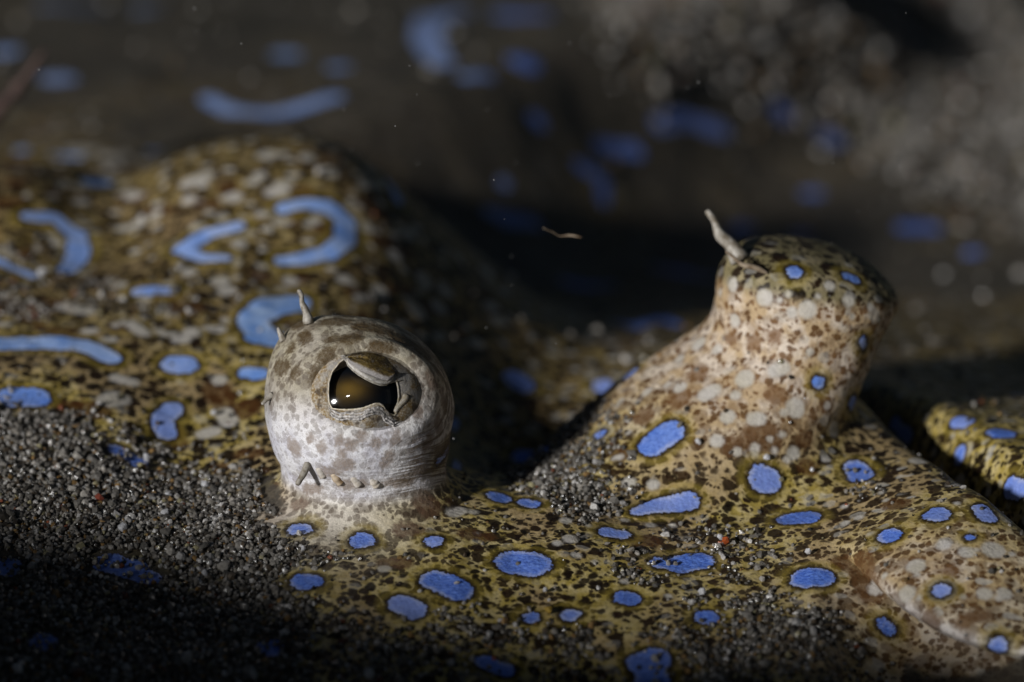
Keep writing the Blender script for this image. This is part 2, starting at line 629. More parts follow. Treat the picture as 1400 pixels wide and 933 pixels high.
pale = [
    dot(1018, 518, 14), dot(970, 537, 12, -30, 18), dot(995, 570, 11), dot(1034, 573, 10, 0, 14), dot(1087, 558, 14), dot(1140, 587, 11),
    dot(980, 478, 8), dot(1005, 438, 10), dot(1045, 407, 12), dot(1104, 424, 13), dot(1134, 391, 8), dot(1160, 412, 9), dot(1065, 505, 10, -20, 16),
    dot(823, 593, 17), dot(955, 470, 12), dot(1002, 390, 10), dot(1288, 807, 20), dot(1358, 752, 17), dot(1252, 774, 14), dot(1346, 812, 12),
    dot(1373, 812, 11), dot(1322, 755, 12), dot(1198, 805, 12), dot(1240, 812, 13), dot(1375, 708, 15), dot(1312, 660, 13), dot(1322, 615, 12),
    dot(1256, 630, 14), dot(1305, 663, 12), dot(980, 603, 10), dot(1085, 620, 10), dot(860, 660, 10), dot(893, 663, 9), dot(1290, 745, 11),
    dot(155, 546, 18, -10, 24), dot(170, 520, 10, 15, 22), dot(262, 455, 14), dot(105, 423, 14, 8, 30), dot(310, 572, 13, 60, 20), dot(300, 520, 11),
    dot(285, 592, 12, -20, 18), dot(185, 448, 10, 35, 24), dot(780, 737, 11), dot(774, 712, 9), dot(625, 700, 11, -20, 16), dot(525, 778, 9), dot(647, 700, 8),
    dot(580, 383, 15), dot(570, 425, 16), dot(600, 420, 14), dot(665, 372, 14), dot(650, 345, 12), dot(540, 350, 12), dot(520, 400, 14), dot(690, 400, 12),
    dot(625, 350, 10), dot(365, 212, 16), dot(270, 245, 14, -20, 26), dot(320, 270, 12), dot(450, 235, 14), dot(190, 305, 12), dot(300, 385, 14), dot(310, 398, 14),
    dot(260, 372, 10), dot(500, 310, 12), dot(355, 240, 10), dot(500, 250, 12), dot(560, 320, 12), dot(730, 350, 12), dot(420, 215, 12),
    dot(150, 385, 8), dot(110, 205, 14, 0, 28), dot(160, 215, 14, 0, 26), dot(930, 530, 10), dot(1190, 420, 6), dot(1210, 480, 8),
]
# random small cream flecks over cheek and stalk
for _ in range(90):
    pale.append(dot(random.uniform(760, 1390), random.uniform(400, 830), random.uniform(4, 8)))
for _ in range(120):
    pale.append(dot(random.uniform(0, 760), random.uniform(200, 470), random.uniform(4, 11), 0, random.uniform(5, 14)))
# brown blotches: near eye's cap, skirt, stalk, cheek
blotch = [
    dot(400, 448, 10, -20, 20), dot(460, 440, 12, 0, 22), dot(505, 448, 13, 10, 24), dot(545, 462, 11, 25, 20), dot(398, 476, 7), dot(418, 462, 7, 60, 12),
    dot(385, 502, 9, 10, 14), dot(403, 510, 10), dot(447, 487, 9, -30, 15), dot(430, 515, 7, 100, 16), dot(575, 480, 10, 40, 18), dot(420, 440, 7),
    dot(480, 462, 8, 0, 16), dot(520, 475, 7, 0, 18), dot(402, 612, 9, 60, 12), dot(465, 603, 7), dot(480, 608, 8), dot(495, 597, 6), dot(514, 605, 7),
    dot(470, 635, 9, 0, 14), dot(530, 628, 7, -60, 12), dot(425, 600, 6), dot(440, 612, 7), dot(468, 620, 6), dot(540, 600, 6, -60, 10), dot(450, 645, 7, 0, 14),
    dot(565, 540, 8, 0, 14), dot(570, 565, 8), dot(590, 520, 7, 70, 14), dot(605, 545, 7, 80, 14), dot(600, 580, 7, 80, 14), dot(585, 605, 6, 110, 14),
    dot(585, 690, 18, 60, 20), dot(560, 725, 14, 0, 22), dot(640, 730, 14), dot(620, 690, 10), dot(665, 735, 11), dot(360, 645, 8), dot(375, 665, 7),
    dot(410, 690, 7, 0, 12), dot(428, 668, 6, 0, 14), dot(545, 660, 6, 0, 20), dot(480, 662, 8, 0, 22), dot(330, 620, 9), dot(300, 640, 11),
    dot(955, 510, 14), dot(1040, 600, 18, 0, 30), dot(1000, 610, 14), dot(930, 545, 16), dot(1100, 600, 12), dot(1060, 460, 9), dot(1030, 470, 10), dot(1000, 462, 9),
    dot(1105, 640, 14), dot(1130, 555, 10), dot(1060, 540, 13), dot(300, 540, 18, 60, 26), dot(335, 560, 22), dot(110, 560, 20, 0, 40), dot(40, 420, 26, 0, 60),
    dot(1185, 790, 20, 70, 40), dot(1150, 770, 14), dot(1300, 780, 11), dot(1270, 850, 14), dot(1330, 845, 9, -20, 24), dot(880, 740, 14, 0, 24), dot(540, 770, 12, 0, 24),
    dot(1225, 690, 14, 0, 20), dot(850, 620, 14), dot(880, 570, 14), dot(800, 570, 10), dot(240, 600, 14, 70, 24), dot(350, 620, 10),
]
for _ in range(45):
    blotch.append(dot(random.uniform(0, 700), random.uniform(210, 470), random.uniform(6, 14), 0, random.uniform(8, 24)))
blue = [(p_, [v * 0.88 for v in w_] if isinstance(w_, list) else w_ * 0.88) for p_, w_ in blue]
BL, TONE = stroke_sdf(blue, cast=True)
PA = stroke_sdf(pale)
BR = stroke_sdf(blotch)

# ------------------------------------------------------------------ where sand lies (density 0..1)
def poly_sd(px, py, poly):
    """signed pixel distance to polygon, positive inside"""
    poly = np.asarray(poly, float)
    inside = np.zeros(px.shape, bool)
    dist = np.full(px.shape, 1e9)
    for (x1, y1), (x2, y2) in zip(poly, np.roll(poly, -1, 0)):
        ex, ey = x2 - x1, y2 - y1
        t = np.clip(((px - x1) * ex + (py - y1) * ey) / (ex * ex + ey * ey + 1e-9), 0, 1)
        dist = np.minimum(dist, np.hypot(px - x1 - t * ex, py - y1 - t * ey))
        c = ((y1 > py) != (y2 > py)) & (px < (x2 - x1) * (py - y1) / (y2 - y1 + 1e-9) + x1)
        inside ^= c
    return np.where(inside, dist, -dist)


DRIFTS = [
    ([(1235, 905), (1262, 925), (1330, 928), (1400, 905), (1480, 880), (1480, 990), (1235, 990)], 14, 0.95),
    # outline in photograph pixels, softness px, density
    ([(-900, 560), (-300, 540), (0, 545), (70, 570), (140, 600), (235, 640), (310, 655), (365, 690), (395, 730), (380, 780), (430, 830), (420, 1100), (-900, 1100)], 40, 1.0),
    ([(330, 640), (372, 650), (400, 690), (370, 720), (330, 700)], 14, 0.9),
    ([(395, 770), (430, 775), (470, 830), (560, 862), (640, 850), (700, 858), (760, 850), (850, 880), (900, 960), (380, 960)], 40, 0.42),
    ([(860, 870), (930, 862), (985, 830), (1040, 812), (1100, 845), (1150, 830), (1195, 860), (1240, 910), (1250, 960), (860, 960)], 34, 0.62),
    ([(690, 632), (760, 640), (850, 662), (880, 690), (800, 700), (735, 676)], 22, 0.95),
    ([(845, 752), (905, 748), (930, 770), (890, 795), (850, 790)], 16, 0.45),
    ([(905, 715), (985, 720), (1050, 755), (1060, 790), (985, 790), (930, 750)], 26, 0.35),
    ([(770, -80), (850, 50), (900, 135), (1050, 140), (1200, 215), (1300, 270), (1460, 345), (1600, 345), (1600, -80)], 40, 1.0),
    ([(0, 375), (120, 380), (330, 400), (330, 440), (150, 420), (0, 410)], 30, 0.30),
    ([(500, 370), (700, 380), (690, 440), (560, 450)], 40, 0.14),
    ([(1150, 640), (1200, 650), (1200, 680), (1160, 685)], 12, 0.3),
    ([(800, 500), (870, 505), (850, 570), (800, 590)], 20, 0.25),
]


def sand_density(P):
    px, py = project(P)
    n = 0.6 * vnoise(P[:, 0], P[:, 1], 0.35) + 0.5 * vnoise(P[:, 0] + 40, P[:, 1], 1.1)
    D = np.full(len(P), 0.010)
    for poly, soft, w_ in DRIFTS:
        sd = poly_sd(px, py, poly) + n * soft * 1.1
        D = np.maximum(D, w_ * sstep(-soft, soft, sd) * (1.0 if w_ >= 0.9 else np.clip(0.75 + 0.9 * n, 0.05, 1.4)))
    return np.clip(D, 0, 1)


SILT_DIM = sand_density(PV)
SILT_DIM = np.maximum(SILT_DIM, sstep(46, 66, PV[:, 1]) * (0.80 + 0.3 * vnoise(PV[:, 0], PV[:, 1], 0.12)))  # far skin: dust laid on thick to paint in the fading light
SILT_DIM *= 1 - np.clip(TW1 + TW2 * 0.8, 0, 1).ravel()

# ------------------------------------------------------------------ materials
def skin_material():
    t = NT('flounder_skin')
    P0 = t.pos()
    Pw = t.warp(P0, 1.3, 0.7)
    n_lo = t.noise(P0, 0.16, 2)
    n_mid = t.noise(P0, 0.8, 3)
    n_fine = t.noise(P0, 5.0, 3, 0.6)
    n_micro = t.noise(P0, 16.0, 2, 0.7)
    white, tan, cap = t.at('white'), t.at('tan'), t.at('cap')
    # ground tone
    base = t.mix(t.step(t.noise(P0, 1.7, 3), 0.35, 0.65), (0.40, 0.30, 0.07), (0.58, 0.47, 0.22))
    base = t.mix(t.math('MULTIPLY', t.step(n_lo, 0.48, 0.62), 0.7), base, (0.42, 0.30, 0.17))
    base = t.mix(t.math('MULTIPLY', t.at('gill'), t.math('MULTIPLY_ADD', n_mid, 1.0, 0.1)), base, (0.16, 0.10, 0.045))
    base = t.mix(tan, base, t.mix(t.step(n_mid, 0.4, 0.62), (0.52, 0.38, 0.23), (0.70, 0.60, 0.50)))
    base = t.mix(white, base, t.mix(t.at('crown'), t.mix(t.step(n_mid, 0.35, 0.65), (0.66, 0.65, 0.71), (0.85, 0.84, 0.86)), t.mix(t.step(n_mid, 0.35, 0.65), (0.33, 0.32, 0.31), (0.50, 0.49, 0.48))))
    base = t.mix(t.math('MULTIPLY', cap, 0.9), base, t.mix(t.step(n_mid, 0.4, 0.6), (0.17, 0.15, 0.07), (0.30, 0.25, 0.13)))
    # dark freckles in two sizes, every cell its own size
    def freckles(scale, lo, hi, wrp):
        v = t.voro(wrp, scale)
        sep = t.n('SeparateColor')
        t.t.links.new(v.outputs['Color'], sep.inputs[0])
        size = t.math('MULTIPLY_ADD', sep.outputs[0], hi - lo, lo)
        d = t.math('SUBTRACT', size, v.outputs['Distance'])
        return t.step(d, -0.07, 0.11), sep.outputs[1]
    fA, rA = freckles(1.3, 0.30, 0.62, Pw)
    fB, rB = freckles(2.4, 0.26, 0.60, t.warp(P0, 2.5, 0.4))
    fC, rC = freckles(4.2, -0.1, 0.36, P0)
    dark = t.mix(rA, (0.008, 0.005, 0.003), (0.024, 0.012, 0.006))
    dark = t.mix(t.math('SUBTRACT', tan, cap, clamp=True), dark, t.mix(rA, (0.10, 0.045, 0.014), (0.20, 0.10, 0.035)))
    dark = t.mix(white, dark, (0.14, 0.10, 0.07))
    keepA = t.math('SUBTRACT', 1.0, t.math('MAXIMUM', t.math('MULTIPLY', white, 0.93), t.math('MULTIPLY', t.math('SUBTRACT', tan, cap, clamp=True), 0.7)))
    keepB = t.math('SUBTRACT', 1.0, t.math('MULTIPLY', white, 0.62))
    c = t.mix(t.math('MULTIPLY', t.math('MULTIPLY', fA, keepA), 0.97), base, dark)
    c = t.mix(t.math('MULTIPLY', t.math('MULTIPLY', fB, keepB), 0.92), c, dark)
    c = t.mix(t.math('MULTIPLY', fC, t.math('MULTIPLY_ADD', tan, 0.45, 0.35)), c, dark)
    pv = t.voro(t.stretch(Pw, (0.8, 1.1, 1.1)), 0.95)
    ps = t.n('SeparateColor')
    t.t.links.new(pv.outputs['Color'], ps.inputs[0])
    peb = t.math('MULTIPLY', t.step(pv.outputs['Distance'], 0.36, 0.27), t.step(ps.outputs[0], 0.55, 0.60))
    peb = t.math('MULTIPLY', peb, t.math('MULTIPLY', t.math('SUBTRACT', 1.0, white), t.at('pebble')))
    c = t.mix(t.math('MULTIPLY', peb, 0.85), c, t.mix(n_fine, (0.34, 0.31, 0.24), (0.74, 0.72, 0.68)))
    # brown blotches with soft ragged edge
    br = t.math('ADD', t.at('blotch'), t.math('MULTIPLY_ADD', n_fine, 0.7, -0.35))
    brc = t.mix(white, (0.085, 0.035, 0.010), t.mix(t.at('crown'), (0.30, 0.24, 0.20), (0.085, 0.062, 0.024)))
    brc = t.mix(t.math('MULTIPLY', tan, t.math('SUBTRACT', 1.0, white)), brc, (0.20, 0.105, 0.045))
    c = t.mix(t.math('MULTIPLY', t.step(br, 0.25, -0.08), t.math('MULTIPLY_ADD', n_micro, 1.3, 0.15)), c, brc)
    # cream flecks
    pa = t.math('ADD', t.at('pale'), t.math('MULTIPLY_ADD', n_fine, 0.24, -0.12))
    c = t.mix(t.math('MULTIPLY', t.step(pa, 0.26, 0.08), 0.30), c, dark)
    c = t.mix(t.math('MULTIPLY', t.step(pa, 0.13, -0.14), 0.9), c, t.mix(n_mid, (0.46, 0.42, 0.31), (0.64, 0.61, 0.60)))
    # blue ocelli: olive halo, black rim, pale inner edge, streaked blue
    bl = t.math('ADD', t.at('blue'), t.math('MULTIPLY_ADD', n_fine, 0.42, -0.21))
    bl = t.math('ADD', bl, t.math('MULTIPLY_ADD', n_mid, 0.5, -0.25))
    c = t.mix(t.math('MULTIPLY', t.step(bl, 0.85, 0.35), 0.45), c, (0.36, 0.27, 0.045))
    c = t.mix(t.math('MULTIPLY', t.step(bl, 0.42, 0.06), 0.93), c, (0.016, 0.010, 0.006))
    streak = t.noise(t.stretch(t.warp(P0, 0.6, 0.8), (1.6, 5.5, 3.0)), 2.4, 4, 0.75)
    bcol = t.mix(t.step(streak, 0.36, 0.64), (0.035, 0.105, 0.52), (0.18, 0.33, 0.88))
    bcol = t.mix(t.at('skyblue'), bcol, t.mix(t.step(n_mid, 0.3, 0.7), (0.20, 0.40, 0.88), (0.44, 0.62, 0.94)))
    bcol = t.mix(t.math('MULTIPLY', t.math('POWER', t.at('tone'), 2.0), t.math('MULTIPLY_ADD', n_mid, 0.9, 0.1)), bcol, (0.42, 0.50, 0.86))
    rim = t.mix(t.math('MULTIPLY', t.step(n_mid, 0.35, 0.65), 0.55), bcol, (0.62, 0.66, 0.80))
    bcol = t.mix(t.step(bl, -0.30, 0.0), bcol, rim)
    bcol = t.mix(t.math('MULTIPLY', t.step(n_micro, 0.45, 0.7), 0.35), bcol, (0.03, 0.07, 0.30))
    c = t.mix(t.step(bl, 0.05, -0.03), c, bcol)
    # sediment dusted in where sand lies; far skin also darkened for light fall-off
    sd = t.math('ADD', t.at('silt_dim'), t.math('MULTIPLY_ADD', n_fine, 0.5, -0.25))
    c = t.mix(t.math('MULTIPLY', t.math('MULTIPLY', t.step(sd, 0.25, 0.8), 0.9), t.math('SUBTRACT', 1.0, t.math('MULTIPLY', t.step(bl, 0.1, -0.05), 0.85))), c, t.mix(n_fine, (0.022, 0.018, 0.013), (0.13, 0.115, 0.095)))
    # wrinkles running round the eye
    q = t.at('ringq')
    cx = t.n('CombineXYZ')
    t.put(cx.inputs[0], t.math('MULTIPLY_ADD', q, 17.0, t.math('MULTIPLY', t.noise(P0, 0.3, 2), 4.0)))
    t.put(cx.inputs[1], t.math('MULTIPLY', t.at('ringang'), 1.6))
    wr = t.step(t.noise(cx.outputs[0], 1.0, 3, 0.6), 0.44, 0.56)
    wr = t.math('MULTIPLY', wr, t.at('wrinkle'))
    c = t.mix(t.math('MULTIPLY', wr, 0.85), c, (0.13, 0.09, 0.05))
    hgt = t.math('MULTIPLY_ADD', n_fine, 0.5, t.math('MULTIPLY', n_micro, 0.25))
    nrm = t.bump(hgt, 0.10, 0.8)
    nrm = t.bump(t.math('MULTIPLY', wr, -1.0), 0.03, 0.8, nrm)
    # granular skin
    vs = t.voro(P0, 3.6)
    nrm = t.bump(t.math('MULTIPLY', vs.outputs['Distance'], -1.0), 0.05, 0.5, nrm)
    speck = t.math('MULTIPLY_ADD', n_micro, 1.0, 0.5)
    m = t.n('VectorMath', operation='SCALE')
    t.t.links.new(c, m.inputs[0])
    t.t.links.new(speck, m.inputs['Scale'])
    return t.done(m.outputs[0], 0.42, 0.2, nrm)


def simple_material(name, ca, cb, scale, rough=0.45, spec=0.3, bump=0.05, detail=3, **kw):
    t = NT(name)
    P0 = t.pos()
    n = t.noise(P0, scale, detail, 0.6)
    c = t.mix(t.step(n, 0.3, 0.7), ca, cb)
    return t.done(c, rough, spec, t.bump(n, bump, 0.8), **kw)


def iris_material():
    t = NT('iris')
    P0 = t.pos()
    n = t.noise(P0, 1.0, 3, 0.6)
    f = t.noise(P0, 9.0, 4, 0.7)
    e = t.at('edge')
    c = t.mix(t.step(n, 0.38, 0.6), (0.40, 0.38, 0.36), (0.26, 0.165, 0.05))
    c = t.mix(t.step(f, 0.42, 0.7), c, (0.60, 0.55, 0.46))
    c = t.mix(t.math('MULTIPLY', t.step(t.noise(P0, 1.7, 2), 0.56, 0.66), 0.8), c, (0.045, 0.025, 0.012))
    c = t.mix(t.math('MULTIPLY', t.step(e, 0.72, 0.9), 0.8), c, (0.05, 0.03, 0.02))
    c = t.mix(t.step(e, 0.10, 0.0), c, (0.75, 0.70, 0.60))
    return t.done(c, 0.38, 0.5, t.bump(t.math('ADD', f, n), 0.10, 0.9))


def lens_material():
    t = NT('eye_lens')
    P0 = t.pos()
    n = t.noise(P0, 0.7, 3, 0.5)
    g = t.at('glow')
    c = t.mix(t.math('MULTIPLY', g, t.math('MULTIPLY_ADD', n, 1.0, 0.35)), (0.003, 0.005, 0.008), (0.13, 0.08, 0.018))
    return t.done(c, 0.06, 0.12)


def cornea_material():
    t = NT('cornea')
    gl = t.n('BsdfGlossy')
    gl.inputs['Roughness'].default_value = 0.08
    gl.inputs['Color'].default_value = (1, 1, 1, 1)
    tr = t.n('BsdfTransparent')
    lw = t.n('LayerWeight')
    lw.inputs[0].default_value = 0.25
    mx = t.n('MixShader')
    t.put(mx.inputs[0], t.math('MULTIPLY_ADD', lw.outputs['Fresnel'], 0.6, 0.006))
    t.t.links.new(tr.outputs[0], mx.inputs[1])
    t.t.links.new(gl.outputs[0], mx.inputs[2])
    t.t.links.new(mx.outputs[0], t.out.inputs[0])
    return t.m


def grain_material():
    t = NT('sand_grain')
    P0 = t.pos()
    n = t.noise(P0, 7.0, 3, 0.6)
    c = t.mix(t.step(n, 0.3, 0.75), t.atc('tint'), t.mix(0.5, t.atc('tint'), (0.05, 0.045, 0.04)))
    t.done(c, 0.16, 0.6, t.bump(n, 0.04, 0.6))
    t.bsdf.inputs['Transmission Weight'].default_value = 0.0
    tr = t.n('BsdfTranslucent')
    t.t.links.new(c, tr.inputs[0])
    mx = t.n('MixShader')
    mx.inputs[0].default_value = 0.35
    t.t.links.new(t.bsdf.outputs[0], mx.inputs[1])
    t.t.links.new(tr.outputs[0], mx.inputs[2])
    t.t.links.new(mx.outputs[0], t.out.inputs[0])
    return t.m


def seabed_material():
    t = NT('seabed_sand')
    P0 = t.pos()
    v = t.voro(P0, 1.9)
    sep = t.n('SeparateColor')
    t.t.links.new(v.outputs['Color'], sep.inputs[0])
    c = t.mix(sep.outputs[0], (0.05, 0.045, 0.038), (0.30, 0.27, 0.23))
    c = t.mix(t.step(sep.outputs[1], 0.9, 0.95), c, (0.5, 0.48, 0.45))
    c = t.mix(t.step(sep.outputs[2], 0.93, 0.96), c, (0.28, 0.12, 0.05))
    return t.done(c, 0.55, 0.4, t.bump(t.math('MULTIPLY', v.outputs['Distance'], -1.0), 0.35, 0.9))


M_SKIN = skin_material()
M_IRIS = iris_material()
M_LENS = lens_material()
M_CORNEA = cornea_material()
M_RIM = simple_material('pupil_rim', (0.55, 0.46, 0.30), (0.86, 0.80, 0.70), 6, 0.35, 0.6, 0.06)
def flap_material():
    t = NT('pupil_flap')
    P0 = t.pos()
    n = t.noise(P0, 2.2, 3, 0.6)
    f = t.noise(P0, 10.0, 3, 0.7)
    e = t.math('ADD', t.at('edge'), t.math('MULTIPLY_ADD', n, 0.12, -0.06))
    c = t.mix(t.step(e, 0.03, 0.08), (0.62, 0.58, 0.50), (0.27, 0.25, 0.24))
    c = t.mix(t.math('MULTIPLY', t.step(e, 0.16, 0.28), t.step(e, 0.98, 0.85)), c, t.mix(t.step(n, 0.4, 0.6), (0.22, 0.15, 0.04), (0.07, 0.045, 0.015)))
    c = t.mix(t.math('MULTIPLY', t.step(f, 0.5, 0.75), 0.5), c, (0.55, 0.52, 0.48))
    return t.done(c, 0.42, 0.4, t.bump(t.math('ADD', f, n), 0.08, 0.8))


M_FLAP = flap_material()
M_FLAPEDGE = simple_material('flap_edge', (0.48, 0.45, 0.42), (0.78, 0.75, 0.70), 5, 0.4, 0.5, 0.08)
M_FRILL = simple_material('pupil_frill', (0.22, 0.21, 0.21), (0.70, 0.66, 0.62), 6, 0.35, 0.6, 0.12)
M_TENT = simple_material('tentacle_skin', (0.16, 0.13, 0.09), (0.46, 0.43, 0.38), 2.4, 0.45, 0.35, 0.06)
M_NUB = simple_material('papilla_skin', (0.42, 0.36, 0.28), (0.64, 0.60, 0.55), 2.0, 0.45, 0.3, 0.06)
M_TENTB = simple_material('tentacle_skin_brown', (0.25, 0.14, 0.05), (0.55, 0.45, 0.33), 1.6, 0.45, 0.35, 0.06)
M_GRAIN = grain_material()
M_BED = seabed_material()
M_TWIG = simple_material('twig_bark', (0.03, 0.02, 0.018), (0.10, 0.06, 0.05), 1.5, 0.6, 0.3, 0.2)
M_FIBRE = simple_material('fibre', (0.14, 0.09, 0.05), (0.42, 0.34, 0.25), 2.0, 0.4, 0.5, 0.05)

# ------------------------------------------------------------------ seabed
bx = axis_coords(-2000, -90, 80, 2000, 2.0, 1.12, 160)
by = axis_coords(-2000, -120, 230, 2000, 2.0, 1.12, 160)
BX, BY = np.meshgrid(bx, by)


def seabed_z(x, y):
    rim = np.minimum(np.minimum(x + 74, 60 - x), np.minimum(y + 30, 208 - y))
    z = -2.0 - 5.5 * sstep(2, 20, rim) - 12 * sstep(40, 120, y) - 0.13 * np.clip(y - 130, 0, 400)
    z = z + 0.5 * vnoise(x, y, 0.06) + 0.25 * vnoise(x + 5, y, 0.25)
    out = sstep(6, -25, rim)
    z = z + out * 2.5 * np.sin((x * 0.55 + y * 0.83) * 0.075)
    # unseen sand ridge added in front of the fish, to the sun's side: its crest shades the foreground
    u = (x + 54) * 0.74 - (y + 49) * 0.67
    v = (x + 54) * 0.67 + (y + 49) * 0.74
    crest = np.interp(u, [-70, -45, -11, 4, 14, 24, 33, 40, 52], [0, 18.5, 19.0, 18.6, 19.6, 21.4, 25.5, 23, 0])
    z = z + crest * np.exp(-0.5 * (v / 11.0) ** 2)
    return z


bedo = make_mesh('seabed', np.stack([BX, BY, seabed_z(BX, BY)], -1).reshape(-1, 3),
                 (lambda i: np.stack([i[:-1, :-1], i[:-1, 1:], i[1:, 1:], i[1:, :-1]], -1).reshape(-1, 4))(np.arange(BX.size).reshape(BX.shape)), M_BED)
tag(bedo, 'grey brown sandy seabed around the half-buried flatfish', 'seabed', kind='structure')

# ------------------------------------------------------------------ the flounder
fish = bpy.data.objects.new('flounder', None)
col.objects.link(fish)
fish.empty_display_size = 0.01
tag(fish, 'olive flatfish with blue ring spots lying half buried in sand, eyes raised on stalks', 'fish')

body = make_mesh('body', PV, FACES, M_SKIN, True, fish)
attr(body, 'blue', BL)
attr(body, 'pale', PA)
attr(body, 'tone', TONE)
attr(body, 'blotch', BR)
attr(body, 'silt_dim', SILT_DIM)
w1 = TW1.ravel()
zz = PV[:, 2]
skirt = gauss(PV[:, 0], PV[:, 1], -9.5, -6.0, 3.2, 2.2)
snout = gauss(PV[:, 0], PV[:, 1], 22, -13, 4.5, 4.0)
_sd = snout_d(GX, GY).ravel()
chin = sstep(0.02, 0.09, _sd) * sstep(0.4, 0.2, _sd) * sstep(-8.5, -11.5, GY.ravel()) * sstep(17.5, 19.5, GX.ravel())
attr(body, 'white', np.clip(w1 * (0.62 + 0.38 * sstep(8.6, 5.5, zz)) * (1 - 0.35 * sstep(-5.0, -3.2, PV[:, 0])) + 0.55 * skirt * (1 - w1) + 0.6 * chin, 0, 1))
attr(body, 'tan', np.clip(TW2.ravel() * 0.95 + 0.8 * snout, 0, 1))
attr(body, 'skyblue', np.clip(0.85 * sstep(2, 14, PV[:, 1]) * sstep(2, -6, PV[:, 0]) * 1.0 + 0.9 * np.exp(-((PV - on_cheek(355, 440)[0]) ** 2).sum(1) / 8.0) + 0.3 * TW2.ravel(), 0, 1))
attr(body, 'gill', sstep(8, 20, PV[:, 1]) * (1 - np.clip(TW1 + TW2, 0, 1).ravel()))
attr(body, 'pebble', np.clip(0.35 + 0.65 * sstep(14, 24, PV[:, 1]) + 0.4 * sstep(14, 20, PV[:, 0]), 0, 1))
attr(body, 'cap', CAPW.ravel())
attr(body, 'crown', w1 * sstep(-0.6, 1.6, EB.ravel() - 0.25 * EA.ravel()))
attr(body, 'ringq', Q.ravel())
attr(body, 'ringang', np.arctan2(EB.ravel(), EA.ravel() + 1e-6))
qf = Q.ravel()
eaf, ebf = EA.ravel(), EB.ravel()
wrk = w1 * sstep(1.2, 1.5, qf) * np.clip(sstep(0.9, 2.8, eaf) * sstep(4.8, 2.8, ebf) + 0.3 * sstep(-3.2, -4.1, ebf), 0, 1)
attr(body, 'wrinkle', wrk)

# near eye -----------------------------------------------------------------
def ab(pts):
    return np.array([((x - 504) / PXMM, -(y - 530) / PXMM) for x, y in pts])


PUPIL = ab([(477.6, 484), (466, 493), (456, 507), (452, 522), (451.5, 537), (453, 550), (457, 557.5), (466, 559), (476, 560), (487, 559.5), (497, 558),
            (506, 554.5), (514, 551.3), (520, 551), (524.5, 553.5), (528, 559.5), (533, 563), (540, 564.5), (544, 560), (541, 555), (544.5, 548), (545.8, 538),
            (544.5, 526), (542, 516), (539.6, 507.5), (536, 517), (529, 524), (520, 524.5), (510, 521.5), (500, 516.5), (491, 511), (483, 504), (477, 497), (475, 491)])
flap_lower = PUPIL[24:]            # from the upper right tip back to the upper left tip
FLAP_TOP = ab([(477.6, 484), (485, 475), (498, 470), (514, 471), (530, 478), (540, 490), (541, 507.5)])


def dense(P_, n, closed=True):
    P_ = np.asarray(P_)
    if closed:
        P_ = np.vstack([P_, P_[:1]])
    L = np.r_[0, np.cumsum(np.linalg.norm(np.diff(P_, axis=0), axis=1))]
    t = np.linspace(0, L[-1], n + (1 if closed else 0))
    if closed:
        t = t[:-1]
    return np.stack([np.interp(t, L, P_[:, 0]), np.interp(t, L, P_[:, 1])], -1)


